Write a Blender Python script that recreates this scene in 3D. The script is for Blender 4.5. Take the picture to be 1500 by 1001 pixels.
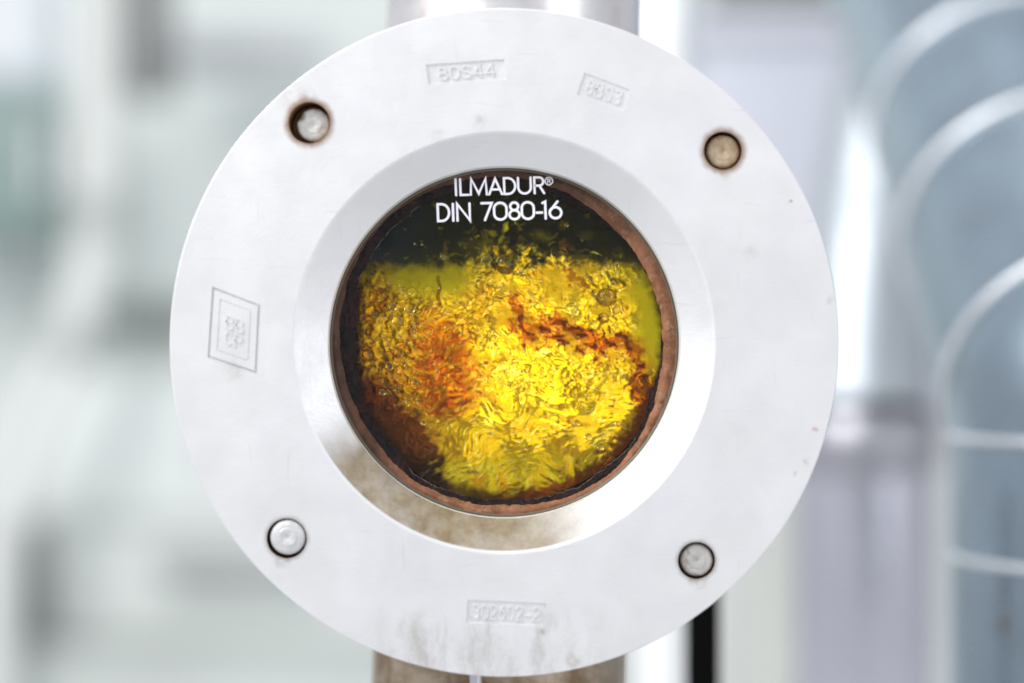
import bpy, bmesh, math, random
import numpy as np
from mathutils import Vector, Matrix

random.seed(7)
rng = np.random.default_rng(11)
for o in list(bpy.data.objects):
    bpy.data.objects.remove(o, do_unlink=True)
scene = bpy.context.scene
C = scene.collection

# ------------------------------------------------------------------ camera
LENS = 70.0
K = 0.1684e-3                     # metres per photograph pixel in the plane of the flange face
S = 1500 * K * LENS / 36.0        # camera distance from the flange face
cam_d = bpy.data.cameras.new('camera')
cam = bpy.data.objects.new('camera', cam_d)
C.objects.link(cam)
cam.location = (0, -S, 0)
cam.rotation_euler = (math.radians(90), 0, 0)
cam_d.lens = LENS
cam_d.sensor_width = 36.0
cam_d.clip_start = 0.01
cam_d.clip_end = 50
cam_d.dof.use_dof = True
cam_d.dof.focus_distance = S + 0.0132
cam_d.dof.aperture_fstop = 2.9
cam_d.dof.aperture_blades = 9
scene.camera = cam

# ------------------------------------------------------------------ world, lamps, exposure
world = bpy.data.worlds.new('World')
scene.world = world
world.use_nodes = True
bg = world.node_tree.nodes['Background']
bg.inputs['Color'].default_value = (0.93, 0.95, 1.0, 1)
bg.inputs['Strength'].default_value = 0.69


def area_lamp(name, loc, target, size, power, color=(1, 1, 1), shape='SQUARE', size_y=None):
    d = bpy.data.lights.new(name, 'AREA')
    d.energy = power
    d.color = color
    d.shape = shape
    d.size = size
    if size_y:
        d.size_y = size_y
    o = bpy.data.objects.new(name, d)
    C.objects.link(o)
    o.location = loc
    v = Vector(target) - Vector(loc)
    o.rotation_euler = v.to_track_quat('-Z', 'Y').to_euler()
    return o


area_lamp('window_light', (-0.72, -0.72, 0.56), (0, 0, 0), 0.50, 3.0, (0.99, 0.995, 1.0))
area_lamp('flange_fill_light', (0.85, -0.80, 0.10), (0, 0, 0), 0.45, 2.5, (0.97, 0.98, 1.0))  # added fill brightening the right and lower flange, unseen source
area_lamp('background_fill_light', (-0.55, -0.10, 0.60), (-0.2, 1.5, 0.0), 0.6, 12.5, (1.0, 1.0, 0.98))  # added lamp that brightens the wall and objects in the background
area_lamp('side_light', (0.0, 0.10, 0.80), (0.36, 0.25, 0.0), 0.4, 1.6, (0.92, 0.95, 1.0))

scene.view_settings.view_transform = 'Standard'
scene.view_settings.look = 'None'
scene.view_settings.exposure = 0.0
scene.view_settings.gamma = 1.0
scene.view_settings.use_curve_mapping = False
scene.cycles.max_bounces = 9
scene.cycles.diffuse_bounces = 3
scene.cycles.glossy_bounces = 3
scene.cycles.transparent_max_bounces = 16
scene.cycles.sample_clamp_indirect = 6.0


# ------------------------------------------------------------------ helpers
def P(px, py, Y=0.0):
    """photograph pixel at real depth Y behind the flange face -> world point"""
    f = K * (S + Y) / S
    return Vector(((px - 750) * f, Y, (500.5 - py) * f))


def R(px, Y=0.0):
    return px * K * (S + Y) / S


CX, CY = 738.5, 502.0             # flange centre in the photograph
FC = P(CX, CY, 0)


def tag(o, label=None, cat=None, group=None, kind=None):
    if label: o['label'] = label
    if cat: o['category'] = cat
    if group: o['group'] = group
    if kind: o['kind'] = kind
    return o


def empty(name, loc=(0, 0, 0)):
    o = bpy.data.objects.new(name, None)
    C.objects.link(o)
    o.location = loc
    o.empty_display_size = 0.02
    return o


def link(name, me, mat, parent=None, smooth=35):
    """geometry is given in world coordinates; parents keep identity rotation"""
    o = bpy.data.objects.new(name, me)
    C.objects.link(o)
    if mat is not None and not me.materials:
        me.materials.append(mat)
    if smooth is not None:
        me.polygons.foreach_set('use_smooth', [True] * len(me.polygons))
        me.set_sharp_from_angle(angle=math.radians(smooth))
    if parent is not None:
        o.parent = parent
        # an Empty root carries the offset; mesh parts already sit at the world origin
        w = parent.location if parent.type == 'EMPTY' else Vector((0, 0, 0))
        o.matrix_parent_inverse = Matrix.Translation(-w)
    return o


def mesh_obj(name, verts, faces, mat, parent=None, smooth=35):
    me = bpy.data.meshes.new(name)
    me.from_pydata([tuple(v) for v in verts], [], faces)
    me.validate()
    me.update()
    return link(name, me, mat, parent, smooth)


def bm_obj(name, bm, mat, parent=None, smooth=35, normals=True):
    if normals:
        bmesh.ops.recalc_face_normals(bm, faces=bm.faces[:])
    me = bpy.data.meshes.new(name)
    bm.to_mesh(me)
    bm.free()
    return link(name, me, mat, parent, smooth)


def lathe_y(profile, seg, centre, closed=True):
    """revolve (r, y) around an axis along Y through centre; returns bmesh"""
    bm = bmesh.new()
    rings = []
    for (r, y) in profile:
        if r < 1e-7:
            rings.append([bm.verts.new((centre[0], y, centre[2]))] * seg)
        else:
            rings.append([bm.verts.new((centre[0] + r * math.cos(2 * math.pi * k / seg), y,
                                        centre[2] + r * math.sin(2 * math.pi * k / seg))) for k in range(seg)])
    n = len(rings)
    for i in range(n if closed else n - 1):
        a, b = rings[i], rings[(i + 1) % n]
        for k in range(seg):
            vs = []
            for v in (a[k], a[(k + 1) % seg], b[(k + 1) % seg], b[k]):
                if v not in vs:
                    vs.append(v)
            if len(vs) >= 3:
                try:
                    bm.faces.new(vs)
                except ValueError:
                    pass
    return bm


def sweep(path, radii, seg=48, cap=True):
    """tube along 3-D path points with a radius per point -> bmesh"""
    bm = bmesh.new()
    path = [Vector(p) for p in path]
    up = None
    rings = []
    for i, p in enumerate(path):
        if i == 0: t = path[1] - path[0]
        elif i == len(path) - 1: t = path[-1] - path[-2]
        else: t = (path[i + 1] - p).normalized() + (p - path[i - 1]).normalized()
        t.normalize()
        if up is None:
            up = Vector((1, 0, 0)) if abs(t.x) < 0.8 else Vector((0, 1, 0))
        u = (up - t * up.dot(t)).normalized()
        up = u
        w = t.cross(u)
        rings.append([bm.verts.new(p + radii[i] * (math.cos(2 * math.pi * k / seg) * u + math.sin(2 * math.pi * k / seg) * w)) for k in range(seg)])
    for a, b in zip(rings[:-1], rings[1:]):
        for k in range(seg):
            bm.faces.new((a[k], a[(k + 1) % seg], b[(k + 1) % seg], b[k]))
    if cap:
        bm.faces.new(rings[0])
        bm.faces.new(rings[-1])
    return bm


def box_bm(lo, hi, bevel=0.0, bm=None):
    own = bm is None
    if own: bm = bmesh.new()
    lo, hi = Vector(lo), Vector(hi)
    m = Matrix.Translation((lo + hi) / 2) @ Matrix.Diagonal(((hi.x - lo.x), (hi.y - lo.y), (hi.z - lo.z), 1))
    r = bmesh.ops.create_cube(bm, size=1, matrix=m)
    if bevel:
        vs = set(r['verts'])
        es = [e for e in bm.edges if e.verts[0] in vs and e.verts[1] in vs]
        bmesh.ops.bevel(bm, geom=es, offset=bevel, segments=3, affect='EDGES', profile=0.5)
    return bm


def prism_bm(pts, y0, y1, bm=None):
    """polygon given as (x, z) points, extruded from y0 to y1"""
    if bm is None: bm = bmesh.new()
    a = [bm.verts.new((x, y0, z)) for x, z in pts]
    b = [bm.verts.new((x, y1, z)) for x, z in pts]
    n = len(pts)
    bm.faces.new(a)
    bm.faces.new(b[::-1])
    for i in range(n):
        bm.faces.new((a[i], b[i], b[(i + 1) % n], a[(i + 1) % n]))
    return bm


# ------------------------------------------------------------------ node helpers
class Nodes:
    def __init__(self, name):
        self.m = bpy.data.materials.new(name)
        self.m.use_nodes = True
        self.t = self.m.node_tree
        self.t.nodes.clear()
        self.out = self.t.nodes.new('ShaderNodeOutputMaterial')

    def n(self, kind, **kw):
        nd = self.t.nodes.new(kind)
        ins = kw.pop('ins', {})
        for k, v in kw.items():
            setattr(nd, k, v)
        for k, v in ins.items():
            self.put(nd.inputs[k], v)
        return nd

    def put(self, sock, v):
        if isinstance(v, bpy.types.NodeSocket):
            self.t.links.new(v, sock)
        else:
            sock.default_value = v

    def math(self, op, a, b=0.0, c=0.0, clamp=False):
        nd = self.n('ShaderNodeMath', operation=op, use_clamp=clamp)
        self.put(nd.inputs[0], a); self.put(nd.inputs[1], b); self.put(nd.inputs[2], c)
        return nd.outputs[0]

    def mix(self, fac, a, b):
        nd = self.n('ShaderNodeMix', data_type='RGBA')
        self.put(nd.inputs['Factor'], fac)
        self.put(nd.inputs['A'], a); self.put(nd.inputs['B'], b)
        return nd.outputs['Result']

    def ramp(self, v, lo, hi, a=0.0, b=1.0):
        nd = self.n('ShaderNodeMapRange', interpolation_type='SMOOTHSTEP')
        self.put(nd.inputs['Value'], v)
        nd.inputs['From Min'].default_value = lo
        nd.inputs['From Max'].default_value = hi
        nd.inputs['To Min'].default_value = a
        nd.inputs['To Max'].default_value = b
        return nd.outputs['Result']

    def pos(self):
        return self.n('ShaderNodeTexCoord').outputs['Object']

    def noise(self, vec, scale, detail=4, rough=0.55, dist=0.0, out='Fac'):
        nd = self.n('ShaderNodeTexNoise', ins={'Vector': vec, 'Scale': scale, 'Detail': detail, 'Roughness': rough, 'Distortion': dist})
        return nd.outputs[out]

    def warp(self, vec, scale, amount):
        nz = self.noise(vec, scale, 3, 0.6, out='Color')
        sub = self.n('ShaderNodeVectorMath', operation='SUBTRACT', ins={0: nz, 1: (0.5, 0.5, 0.5)})
        sc = self.n('ShaderNodeVectorMath', operation='SCALE', ins={0: sub.outputs[0], 'Scale': amount})
        return self.n('ShaderNodeVectorMath', operation='ADD', ins={0: vec, 1: sc.outputs[0]}).outputs[0]

    def scalev(self, vec, s):
        return self.n('ShaderNodeVectorMath', operation='MULTIPLY', ins={0: vec, 1: s}).outputs[0]

    def dist(self, vec, p):
        return self.n('ShaderNodeVectorMath', operation='DISTANCE', ins={0: vec, 1: tuple(p)}).outputs['Value']

    def bump(self, h, strength=0.3, distance=0.0005, normal=None):
        nd = self.n('ShaderNodeBump', ins={'Height': h, 'Strength': strength, 'Distance': distance})
        if normal is not None: self.put(nd.inputs['Normal'], normal)
        return nd.outputs['Normal']

    def pbr(self, color, rough=0.5, metal=0.0, normal=None, **ins):
        nd = self.n('ShaderNodeBsdfPrincipled')
        self.put(nd.inputs['Base Color'], color)
        self.put(nd.inputs['Roughness'], rough)
        self.put(nd.inputs['Metallic'], metal)
        if normal is not None: self.put(nd.inputs['Normal'], normal)
        for k, v in ins.items():
            self.put(nd.inputs[k.replace('_', ' ')], v)
        return nd.outputs[0]

    def surf(self, s):
        self.t.links.new(s, self.out.inputs['Surface'])
        return self.m


def rgb(r, g, b):
    f = lambda c: (c / 255) / 12.92 if c / 255 <= 0.04045 else ((c / 255 + 0.055) / 1.055) ** 2.4
    return (f(r), f(g), f(b), 1.0)


# ------------------------------------------------------------------ materials
HOLES = [(453, 180, 30.5), (1059, 221, 28.0), (420, 789, 29.5), (1020.5, 821.5, 27.5)]


def mat_flange():
    N = Nodes('satin_steel')
    p = N.pos()
    base = N.mix(N.ramp(N.noise(p, 35, 5, 0.6), 0.3, 0.72), (0.86, 0.86, 0.87, 1), (0.80, 0.80, 0.805, 1))
    # smudges
    sm = N.ramp(N.noise(N.warp(p, 25, 0.02), 60, 6, 0.65), 0.56, 0.78)
    base = N.mix(N.math('MULTIPLY', sm, 0.13), base, (0.62, 0.58, 0.55, 1))
    cl = N.ramp(N.noise(N.warp(p, 12, 0.03), 22, 4, 0.6), 0.40, 0.75)
    base = N.mix(N.math('MULTIPLY', cl, 0.14), base, (0.66, 0.69, 0.74, 1))
    scr = N.ramp(N.noise(N.scalev(N.warp(p, 30, 0.01), (1.0, 1.0, 14.0)), 60, 2, 0.5), 0.68, 0.74)
    scr2 = N.ramp(N.noise(N.scalev(N.warp(p, 20, 0.012), (16.0, 1.0, 1.0)), 50, 2, 0.5), 0.69, 0.75)
    base = N.mix(N.math('MULTIPLY', N.math('MAXIMUM', scr, scr2), 0.16), base, (0.50, 0.50, 0.52, 1))
    sep = N.n('ShaderNodeSeparateXYZ', ins={0: p})
    x = N.math('SUBTRACT', sep.outputs['X'], FC.x)
    z = N.math('SUBTRACT', sep.outputs['Z'], FC.z)
    y = sep.outputs['Y']
    r = N.math('SQRT', N.math('ADD', N.math('MULTIPLY', x, x), N.math('MULTIPLY', z, z)))
    # dribble stain below the lower stamp and along the lower rim
    wp = N.warp(p, 120, 0.006)
    streak = N.noise(N.scalev(wp, (1.0, 1.0, 0.22)), 160, 5, 0.7)
    low = N.ramp(z, -0.062, -0.072)
    side = N.ramp(N.dist(N.scalev(p, (1, 0, 0)), (FC.x - 0.004, 0, 0)), 0.034, 0.015)
    st = N.math('MULTIPLY', N.math('MULTIPLY', low, side), N.ramp(streak, 0.40, 0.72))
    base = N.mix(N.math('MULTIPLY', st, 0.42), base, rgb(150, 138, 118))
    # dirty patches: (px, py, radius px, strength, colour)
    spots = [(450, 150, 26, .45, rgb(170, 150, 130)), (1062, 246, 20, .75, rgb(190, 160, 125)),
             (1022, 849, 19, .60, rgb(185, 170, 148)), (415, 815, 22, .55, rgb(150, 145, 130)),
             (1156, 298, 5, .8, rgb(175, 155, 125)), (1194, 629, 5, .8, rgb(190, 130, 105)),
             (1180, 676, 8, .5, rgb(200, 180, 165)), (1166, 692, 6, .5, rgb(190, 180, 160)),
             (1100, 372, 17, .30, rgb(180, 175, 170)), (700, 178, 16, .35, rgb(165, 160, 156)),
             (640, 200, 14, .25, rgb(175, 170, 166)), (795, 925, 9, .6, rgb(150, 135, 110)),
             (840, 968, 16, .5, rgb(170, 155, 140)), (1215, 440, 10, .35, rgb(180, 170, 160)),
             (342, 544, 24, .30, rgb(165, 160, 140)), (430, 145, 40, .30, rgb(185, 175, 165)),
             (1140, 850, 22, .4, rgb(200, 205, 215)), (457, 213, 5, .7, rgb(140, 105, 80))]
    wq = N.warp(p, 300, 0.004)
    fine = N.ramp(N.noise(p, 420, 3, 0.6), 0.28, 0.68)
    for (sx, sy, sr, k, col) in spots:
        d = N.dist(wq, P(sx, sy, 0))
        m = N.ramp(d, R(sr), R(sr) * 0.2)
        m = N.math('MULTIPLY', N.math('MULTIPLY', m, fine), k)
        base = N.mix(m, base, col)
    # rust in and around the bolt holes
    rc = N.mix(N.ramp(N.noise(p, 500, 3), 0.4, 0.6), rgb(168, 122, 76), rgb(84, 56, 42))
    wh = N.scalev(N.warp(p, 420, 0.0012), (1, 0, 1))
    for i, (hx, hy, hr) in enumerate(HOLES):
        c = P(hx, hy, 0)
        d = N.dist(N.scalev(p, (1, 0, 1)), (c.x, 0, c.z))
        inside = N.math('MULTIPLY', N.math('LESS_THAN', d, R(hr) + 0.0002), N.math('GREATER_THAN', y, 0.0006))
        base = N.mix(inside, base, rc)
        wr = N.dist(wh, (c.x, 0, c.z))
        ring = N.math('MULTIPLY', N.ramp(wr, R(hr) + [0.0019, 0.0019, 0.0012, 0.0012][i], R(hr) - 0.0002), [0.9, 0.85, 0.45, 0.45][i])
        base = N.mix(ring, base, rgb(146, 112, 82) if i < 2 else rgb(118, 100, 86))
    # dried tan film in the lower part of the chamfer (a stain with its own ragged outline)
    wn = N.warp(p, 110, 0.007)
    sepw = N.n('ShaderNodeSeparateXYZ', ins={0: wn})
    xw = N.math('SUBTRACT', sepw.outputs['X'], FC.x)
    zw = N.math('SUBTRACT', sepw.outputs['Z'], FC.z)
    ang = N.math('ARCTAN2', xw, N.math('MULTIPLY', zw, -1.0))     # 0 at the bottom, + to the right
    angm = N.math('MULTIPLY', N.ramp(ang, -1.16, -0.86), N.ramp(ang, 0.75, 0.02))
    inch = N.math('MULTIPLY', N.math('LESS_THAN', r, R(305.5)), N.math('LESS_THAN', y, 0.0053))
    film = N.math('MULTIPLY', angm, inch)
    blot = N.ramp(N.noise(p, 90, 5, 0.65), 0.30, 0.62, 0.72, 1.0)
    base = N.mix(N.math('MULTIPLY', film, blot), base, N.mix(N.ramp(N.noise(p, 240, 5, 0.7), 0.3, 0.7), rgb(126, 108, 80), rgb(156, 140, 112)))
    d = N.dist(N.warp(p, 200, 0.004), P(950, 708, 0.0015))
    base = N.mix(N.math('MULTIPLY', N.math('MULTIPLY', N.ramp(d, R(17), R(8)), inch), 0.5), base, rgb(165, 150, 140))
    # the machined chamfer is smoother than the blasted face
    notfilm = N.math('SUBTRACT', 1.0, film)
    ch = N.math('MULTIPLY', inch, notfilm)
    rough = N.math('SUBTRACT', N.ramp(N.noise(p, 80, 4), 0.3, 0.7, 0.46, 0.58), N.math('MULTIPLY', ch, 0.08))
    metal = N.math('SUBTRACT', 0.50, N.math('MULTIPLY', film, 0.45))
    grain = N.math('ADD', N.noise(p, 1500, 3, 0.6), N.math('MULTIPLY', N.noise(p, 130, 4, 0.6), 1.6))
    nrm = N.bump(grain, 0.16, 0.0004)
    return N.surf(N.pbr(base, rough, metal, nrm))


def mat_steel(name, col=(0.70, 0.71, 0.73, 1), rough=0.3, metal=0.95, blotch=None, blotch_amt=0.5, scale=25):
    N = Nodes(name)
    p = N.pos()
    c = N.mix(N.ramp(N.noise(p, scale, 5, 0.6), 0.3, 0.7), col, tuple(v * 0.86 for v in col[:3]) + (1,))
    if blotch:
        m = N.ramp(N.noise(N.warp(p, scale, 0.02), scale * 1.6, 6, 0.7), 0.40, 0.62)
        c = N.mix(N.math('MULTIPLY', m, blotch_amt), c, blotch)
    rg = N.ramp(N.noise(p, scale * 3, 3), 0.3, 0.7, rough * 0.85, rough * 1.2)
    nrm = N.bump(N.noise(p, 900, 3), 0.06, 0.0004)
    return N.surf(N.pbr(c, rg, metal, nrm))


def mat_paint(name, col, rough=0.5, var=0.12, scale=6, coat=0.0):
    N = Nodes(name)
    p = N.pos()
    dark = tuple(v * (1 - var * 2) for v in col[:3]) + (1,)
    c = N.mix(N.ramp(N.noise(p, scale, 5, 0.6), 0.3, 0.75), tuple(col[:3]) + (1,), dark)
    nrm = N.bump(N.noise(p, 200, 3), 0.05, 0.001)
    return N.surf(N.pbr(c, rough, 0.0, nrm, Coat_Weight=coat))


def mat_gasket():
    N = Nodes('gasket_fibre')
    p = N.pos()
    c = N.mix(N.ramp(N.noise(p, 140, 6, 0.7), 0.32, 0.68), rgb(198, 134, 102), rgb(142, 90, 64))
    c = N.mix(N.ramp(N.noise(N.warp(p, 160, 0.004), 330, 5, 0.7), 0.52, 0.70), c, rgb(200, 154, 126))
    c = N.mix(N.ramp(N.noise(N.warp(p, 300, 0.003), 190, 4, 0.75), 0.62, 0.74), c, rgb(70, 42, 40))
    # shade of the flange lip, painted darker on the left and upper ring
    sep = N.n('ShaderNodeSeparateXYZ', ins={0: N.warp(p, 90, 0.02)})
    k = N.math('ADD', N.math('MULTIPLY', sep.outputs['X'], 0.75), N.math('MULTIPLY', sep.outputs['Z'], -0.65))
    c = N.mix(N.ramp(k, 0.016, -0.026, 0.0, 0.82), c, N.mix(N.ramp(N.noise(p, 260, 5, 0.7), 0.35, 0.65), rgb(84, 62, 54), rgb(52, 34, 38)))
    nrm = N.bump(N.noise(p, 900, 5, 0.7), 0.6, 0.0006)
    return N.surf(N.pbr(c, 0.7, 0.0, nrm))


def mat_crust():
    N = Nodes('burnt_crust')
    p = N.pos()
    c = N.mix(N.ramp(N.noise(p, 160, 6, 0.7), 0.35, 0.66), rgb(12, 8, 11), rgb(56, 26, 32))
    c = N.mix(N.ramp(N.noise(p, 420, 5, 0.75), 0.60, 0.74), c, rgb(104, 68, 56))
    c = N.mix(N.ramp(N.noise(p, 70, 3, 0.6), 0.52, 0.70), c, rgb(12, 16, 24))
    nrm = N.bump(N.noise(p, 800, 5, 0.7), 0.7, 0.0008)
    return N.surf(N.pbr(c, 0.5, 0.0, nrm, Specular_IOR_Level=0.25))


def mat_glass():
    N = Nodes('window_glass')
    fr = N.n('ShaderNodeFresnel', ins={'IOR': 1.46})
    tr = N.n('ShaderNodeBsdfTransparent', ins={'Color': (0.97, 0.985, 0.97, 1)})
    gl = N.n('ShaderNodeBsdfGlossy', ins={'Color': (1, 1, 1, 1), 'Roughness': 0.02})
    mx = N.n('ShaderNodeMixShader')
    N.put(mx.inputs[0], N.math('MULTIPLY', fr.outputs[0], 0.18))
    N.put(mx.inputs[1], tr.outputs[0])
    N.put(mx.inputs[2], gl.outputs[0])
    return N.surf(mx.outputs[0])


def mat_liquid():
    N = Nodes('amber_liquid')
    p = N.pos()
    at = N.n('ShaderNodeAttribute', attribute_name='pigment')
    col = at.outputs['Color']
    fine = N.bump(N.noise(N.warp(p, 400, 0.002), 900, 4, 0.6), 0.35, 0.0003)
    tl = N.n('ShaderNodeBsdfTranslucent', ins={'Color': col, 'Normal': fine})
    rf = N.n('ShaderNodeBsdfRefraction', ins={'Color': col, 'Roughness': 0.10, 'IOR': 1.38, 'Normal': fine})
    m1 = N.n('ShaderNodeMixShader', ins={0: N.math('MULTIPLY', at.outputs['Alpha'], 0.30), 1: tl.outputs[0], 2: rf.outputs[0]})
    gl = N.n('ShaderNodeBsdfGlossy', ins={'Color': (1, 1, 1, 1), 'Roughness': 0.07, 'Normal': fine})
    fr = N.n('ShaderNodeFresnel', ins={'IOR': 1.32, 'Normal': fine})
    m2 = N.n('ShaderNodeMixShader', ins={0: N.math('MULTIPLY', fr.outputs[0], 0.5), 1: m1.outputs[0], 2: gl.outputs[0]})
    return N.surf(m2.outputs[0])


def mat_bubble():
    N = Nodes('bubble_skin')
    rf = N.n('ShaderNodeBsdfRefraction', ins={'Color': (1.0, 0.96, 0.55, 1), 'Roughness': 0.02, 'IOR': 1.5})
    gl = N.n('ShaderNodeBsdfGlossy', ins={'Color': (1, 1, 1, 1), 'Roughness': 0.04})
    fr = N.n('ShaderNodeFresnel', ins={'IOR': 1.38})
    m2 = N.n('ShaderNodeMixShader', ins={0: fr.outputs[0], 1: rf.outputs[0], 2: gl.outputs[0]})
    return N.surf(m2.outputs[0])


def mat_bolt(name, a, b, rust):
    N = Nodes(name)
    p = N.pos()
    c = N.mix(N.ramp(N.noise(p, 400, 5, 0.65), 0.3, 0.7), a, b)
    c = N.mix(N.ramp(N.noise(p, 260, 4, 0.7), 0.55, 0.7, 0, 0.8), c, rust)
    return N.surf(N.pbr(c, 0.55, 0.2, N.bump(N.noise(p, 900, 4), 0.4, 0.0005)))


def mat_plain(name, col, rough=0.5, metal=0.0, **kw):
    N = Nodes(name)
    p = N.pos()
    c = N.mix(N.ramp(N.noise(p, 60, 4), 0.3, 0.7), col, tuple(v * 0.9 for v in col[:3]) + (1,))
    return N.surf(N.pbr(c, rough, metal, **kw))


M_FL = mat_flange()
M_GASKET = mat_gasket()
M_CRUST = mat_crust()
M_GLASS = mat_glass()
M_LIQ = mat_liquid()
M_BUB = mat_bubble()
M_PRINT = mat_plain('white_print', (0.95, 0.94, 1.0, 1), 0.6)
M_SEAL = mat_plain('seal_edge', (0.055, 0.05, 0.036, 1), 0.35)
M_DARK = mat_paint('sooty_inside', (0.012, 0.013, 0.012), 0.6, 0.2, 60)
M_PIPE_UP = mat_steel('upper_pipe_steel', (0.80, 0.80, 0.82, 1), 0.30, 0.9, rgb(205, 185, 180), 0.5, 18)
M_PIPE_LOW = mat_steel('brown_reflection_steel', (0.46, 0.38, 0.29, 1), 0.38, 0.7, rgb(112, 86, 50), 0.8, 30)  # brown reflections of the polished pipe put into its colour
M_STRIP = mat_steel('reflection_strip_steel', (0.72, 0.72, 0.78, 1), 0.35, 0.8)  # for the light reflection strip on the lower pipe
M_DUCT = mat_steel('blue_grey_steel', (0.34, 0.43, 0.51, 1), 0.26, 0.85, rgb(120, 118, 120), 0.2, 12)
M_BEAD = mat_steel('bright_weld', (0.85, 0.87, 0.90, 1), 0.40, 0.7)

# ------------------------------------------------------------------ THE SETTING
YW = 1.55
bm = box_bm((P(-700, 0, YW).x, YW, P(0, 1500, YW).z), (P(2300, 0, YW).x, YW + 0.08, P(0, -600, YW).z))
tag(bm_obj('wall', bm, mat_paint('pale_wall', (0.78, 0.83, 0.81), 0.6, 0.05, 3)), kind='structure')

# ------------------------------------------------------------------ THE SIGHT GLASS
sg = tag(empty('sight_glass', (FC.x, 0, FC.z)),
         'round steel sight glass with four bolts and printed window in the middle', 'sight glass')

GD = 0.0055                        # depth of the glass front behind the flange face
r_in = R(256, GD)
prof = [(r_in, GD + 0.0004), (r_in + 0.0004, GD - 0.0006), (R(305), 0.0004), (R(305) + 0.0004, 0.00012), (R(305) + 0.0009, 0.0),
        (0.08225, 0.0), (0.0824, 0.00006), (0.0825, 0.0002), (0.0825, 0.0165), (0.0818, 0.0172), (0.052, 0.0172), (0.052, GD + 0.0004)]
bm = lathe_y(prof, 256, FC)
flange = bm_obj('flange_ring', bm, M_FL, sg, None)

PW = [  # stamped fields: corners in the photograph
    [(624, 95), (738, 87), (741, 116), (628, 124)],
    [(856, 107), (923, 132), (913, 163), (845, 139)],
    [(685, 879), (800, 884), (797, 917), (683, 912)],
    [(311, 420), (381, 447), (376, 548), (304, 524)],
]
cut = bmesh.new()
for (hx, hy, hr) in HOLES:
    c = P(hx, hy, 0)
    prism_bm([(c.x + R(hr) * math.cos(a), c.z + R(hr) * math.sin(a)) for a in np.linspace(0, 2 * math.pi, 49)[:-1]], -0.003, 0.010, cut)
DEP = [0.0004, 0.0003, 0.0004, 0.0]
for pts, dp in zip(PW[:3], DEP):
    prism_bm([(P(*q).x, P(*q).z) for q in pts], -0.003, dp, cut)


def bil_quad(pts):
    a, b, c, d = [Vector((P(*q).x, P(*q).z)) for q in pts]
    return lambda u, v: (d * (1 - u) + c * u) * (1 - v) + (a * (1 - u) + b * u) * v


def groove(pts, u0, v0, wu, wv, depth):
    """closed square groove inside a stamped field"""
    f = bil_quad(pts)
    o = [f(u0, v0), f(1 - u0, v0), f(1 - u0, 1 - v0), f(u0, 1 - v0)]
    i = [f(u0 + wu, v0 + wv), f(1 - u0 - wu, v0 + wv), f(1 - u0 - wu, 1 - v0 - wv), f(u0 + wu, 1 - v0 - wv)]
    V = lambda q, y: cut.verts.new((q.x, y, q.y))
    of, ob, jf, jb = [V(q, -0.003) for q in o], [V(q, depth) for q in o], [V(q, -0.003) for q in i], [V(q, depth) for q in i]
    for k in range(4):
        m = (k + 1) % 4
        cut.faces.new((of[k], of[m], ob[m], ob[k]))
        cut.faces.new((jf[k], jb[k], jb[m], jf[m]))
        cut.faces.new((of[k], jf[k], jf[m], of[m]))
        cut.faces.new((ob[k], ob[m], jb[m], jb[k]))


groove(PW[3], 0.0, 0.0, 0.045, 0.034, 0.0007)
groove(PW[3], 0.17, 0.13, 0.03, 0.022, 0.0002)
bmesh.ops.recalc_face_normals(cut, faces=cut.faces[:])
cm = bpy.data.meshes.new('cutter'); cut.to_mesh(cm); cut.free()
co = bpy.data.objects.new('cutter', cm); C.objects.link(co)
md = flange.modifiers.new('cut', 'BOOLEAN')
md.operation = 'DIFFERENCE'; md.solver = 'EXACT'; md.object = co
dg = bpy.context.evaluated_depsgraph_get()
dg.update()
nm = bpy.data.meshes.new_from_object(flange.evaluated_get(dg))
flange.modifiers.clear()
flange.data = nm
bpy.data.objects.remove(co, do_unlink=True)
bmx = bmesh.new(); bmx.from_mesh(nm)
sharp = [e for e in bmx.edges if len(e.link_faces) == 2 and e.calc_face_angle(0) > math.radians(60)
         and max(v.co.y for v in e.verts) < 0.0001]
bmesh.ops.bevel(bmx, geom=sharp, offset=0.00022, segments=2, affect='EDGES', profile=0.5, clamp_overlap=True)
bmx.to_mesh(nm); bmx.free()
nm.polygons.foreach_set('use_smooth', [True] * len(nm.polygons))
nm.set_sharp_from_angle(angle=math.radians(28))
def flat_plate_edges(me):
    b = bmesh.new(); b.from_mesh(me)
    for e in b.edges:
        if len(e.link_faces) == 2:
            k = [abs(f.normal.y) > 0.9999 for f in e.link_faces]
            if k[0] != k[1] or e.calc_face_angle(0) > math.radians(28):
                e.smooth = False
    b.to_mesh(me); b.free()


flat_plate_edges(nm)
if not nm.materials: nm.materials.append(M_FL)


# ---- stroke lettering
def arc(cx, cy, rx, ry, a0, a1, n=12):
    return [(cx + rx * math.cos(math.radians(a0 + (a1 - a0) * i / n)), cy + ry * math.sin(math.radians(a0 + (a1 - a0) * i / n))) for i in range(n + 1)]


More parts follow.
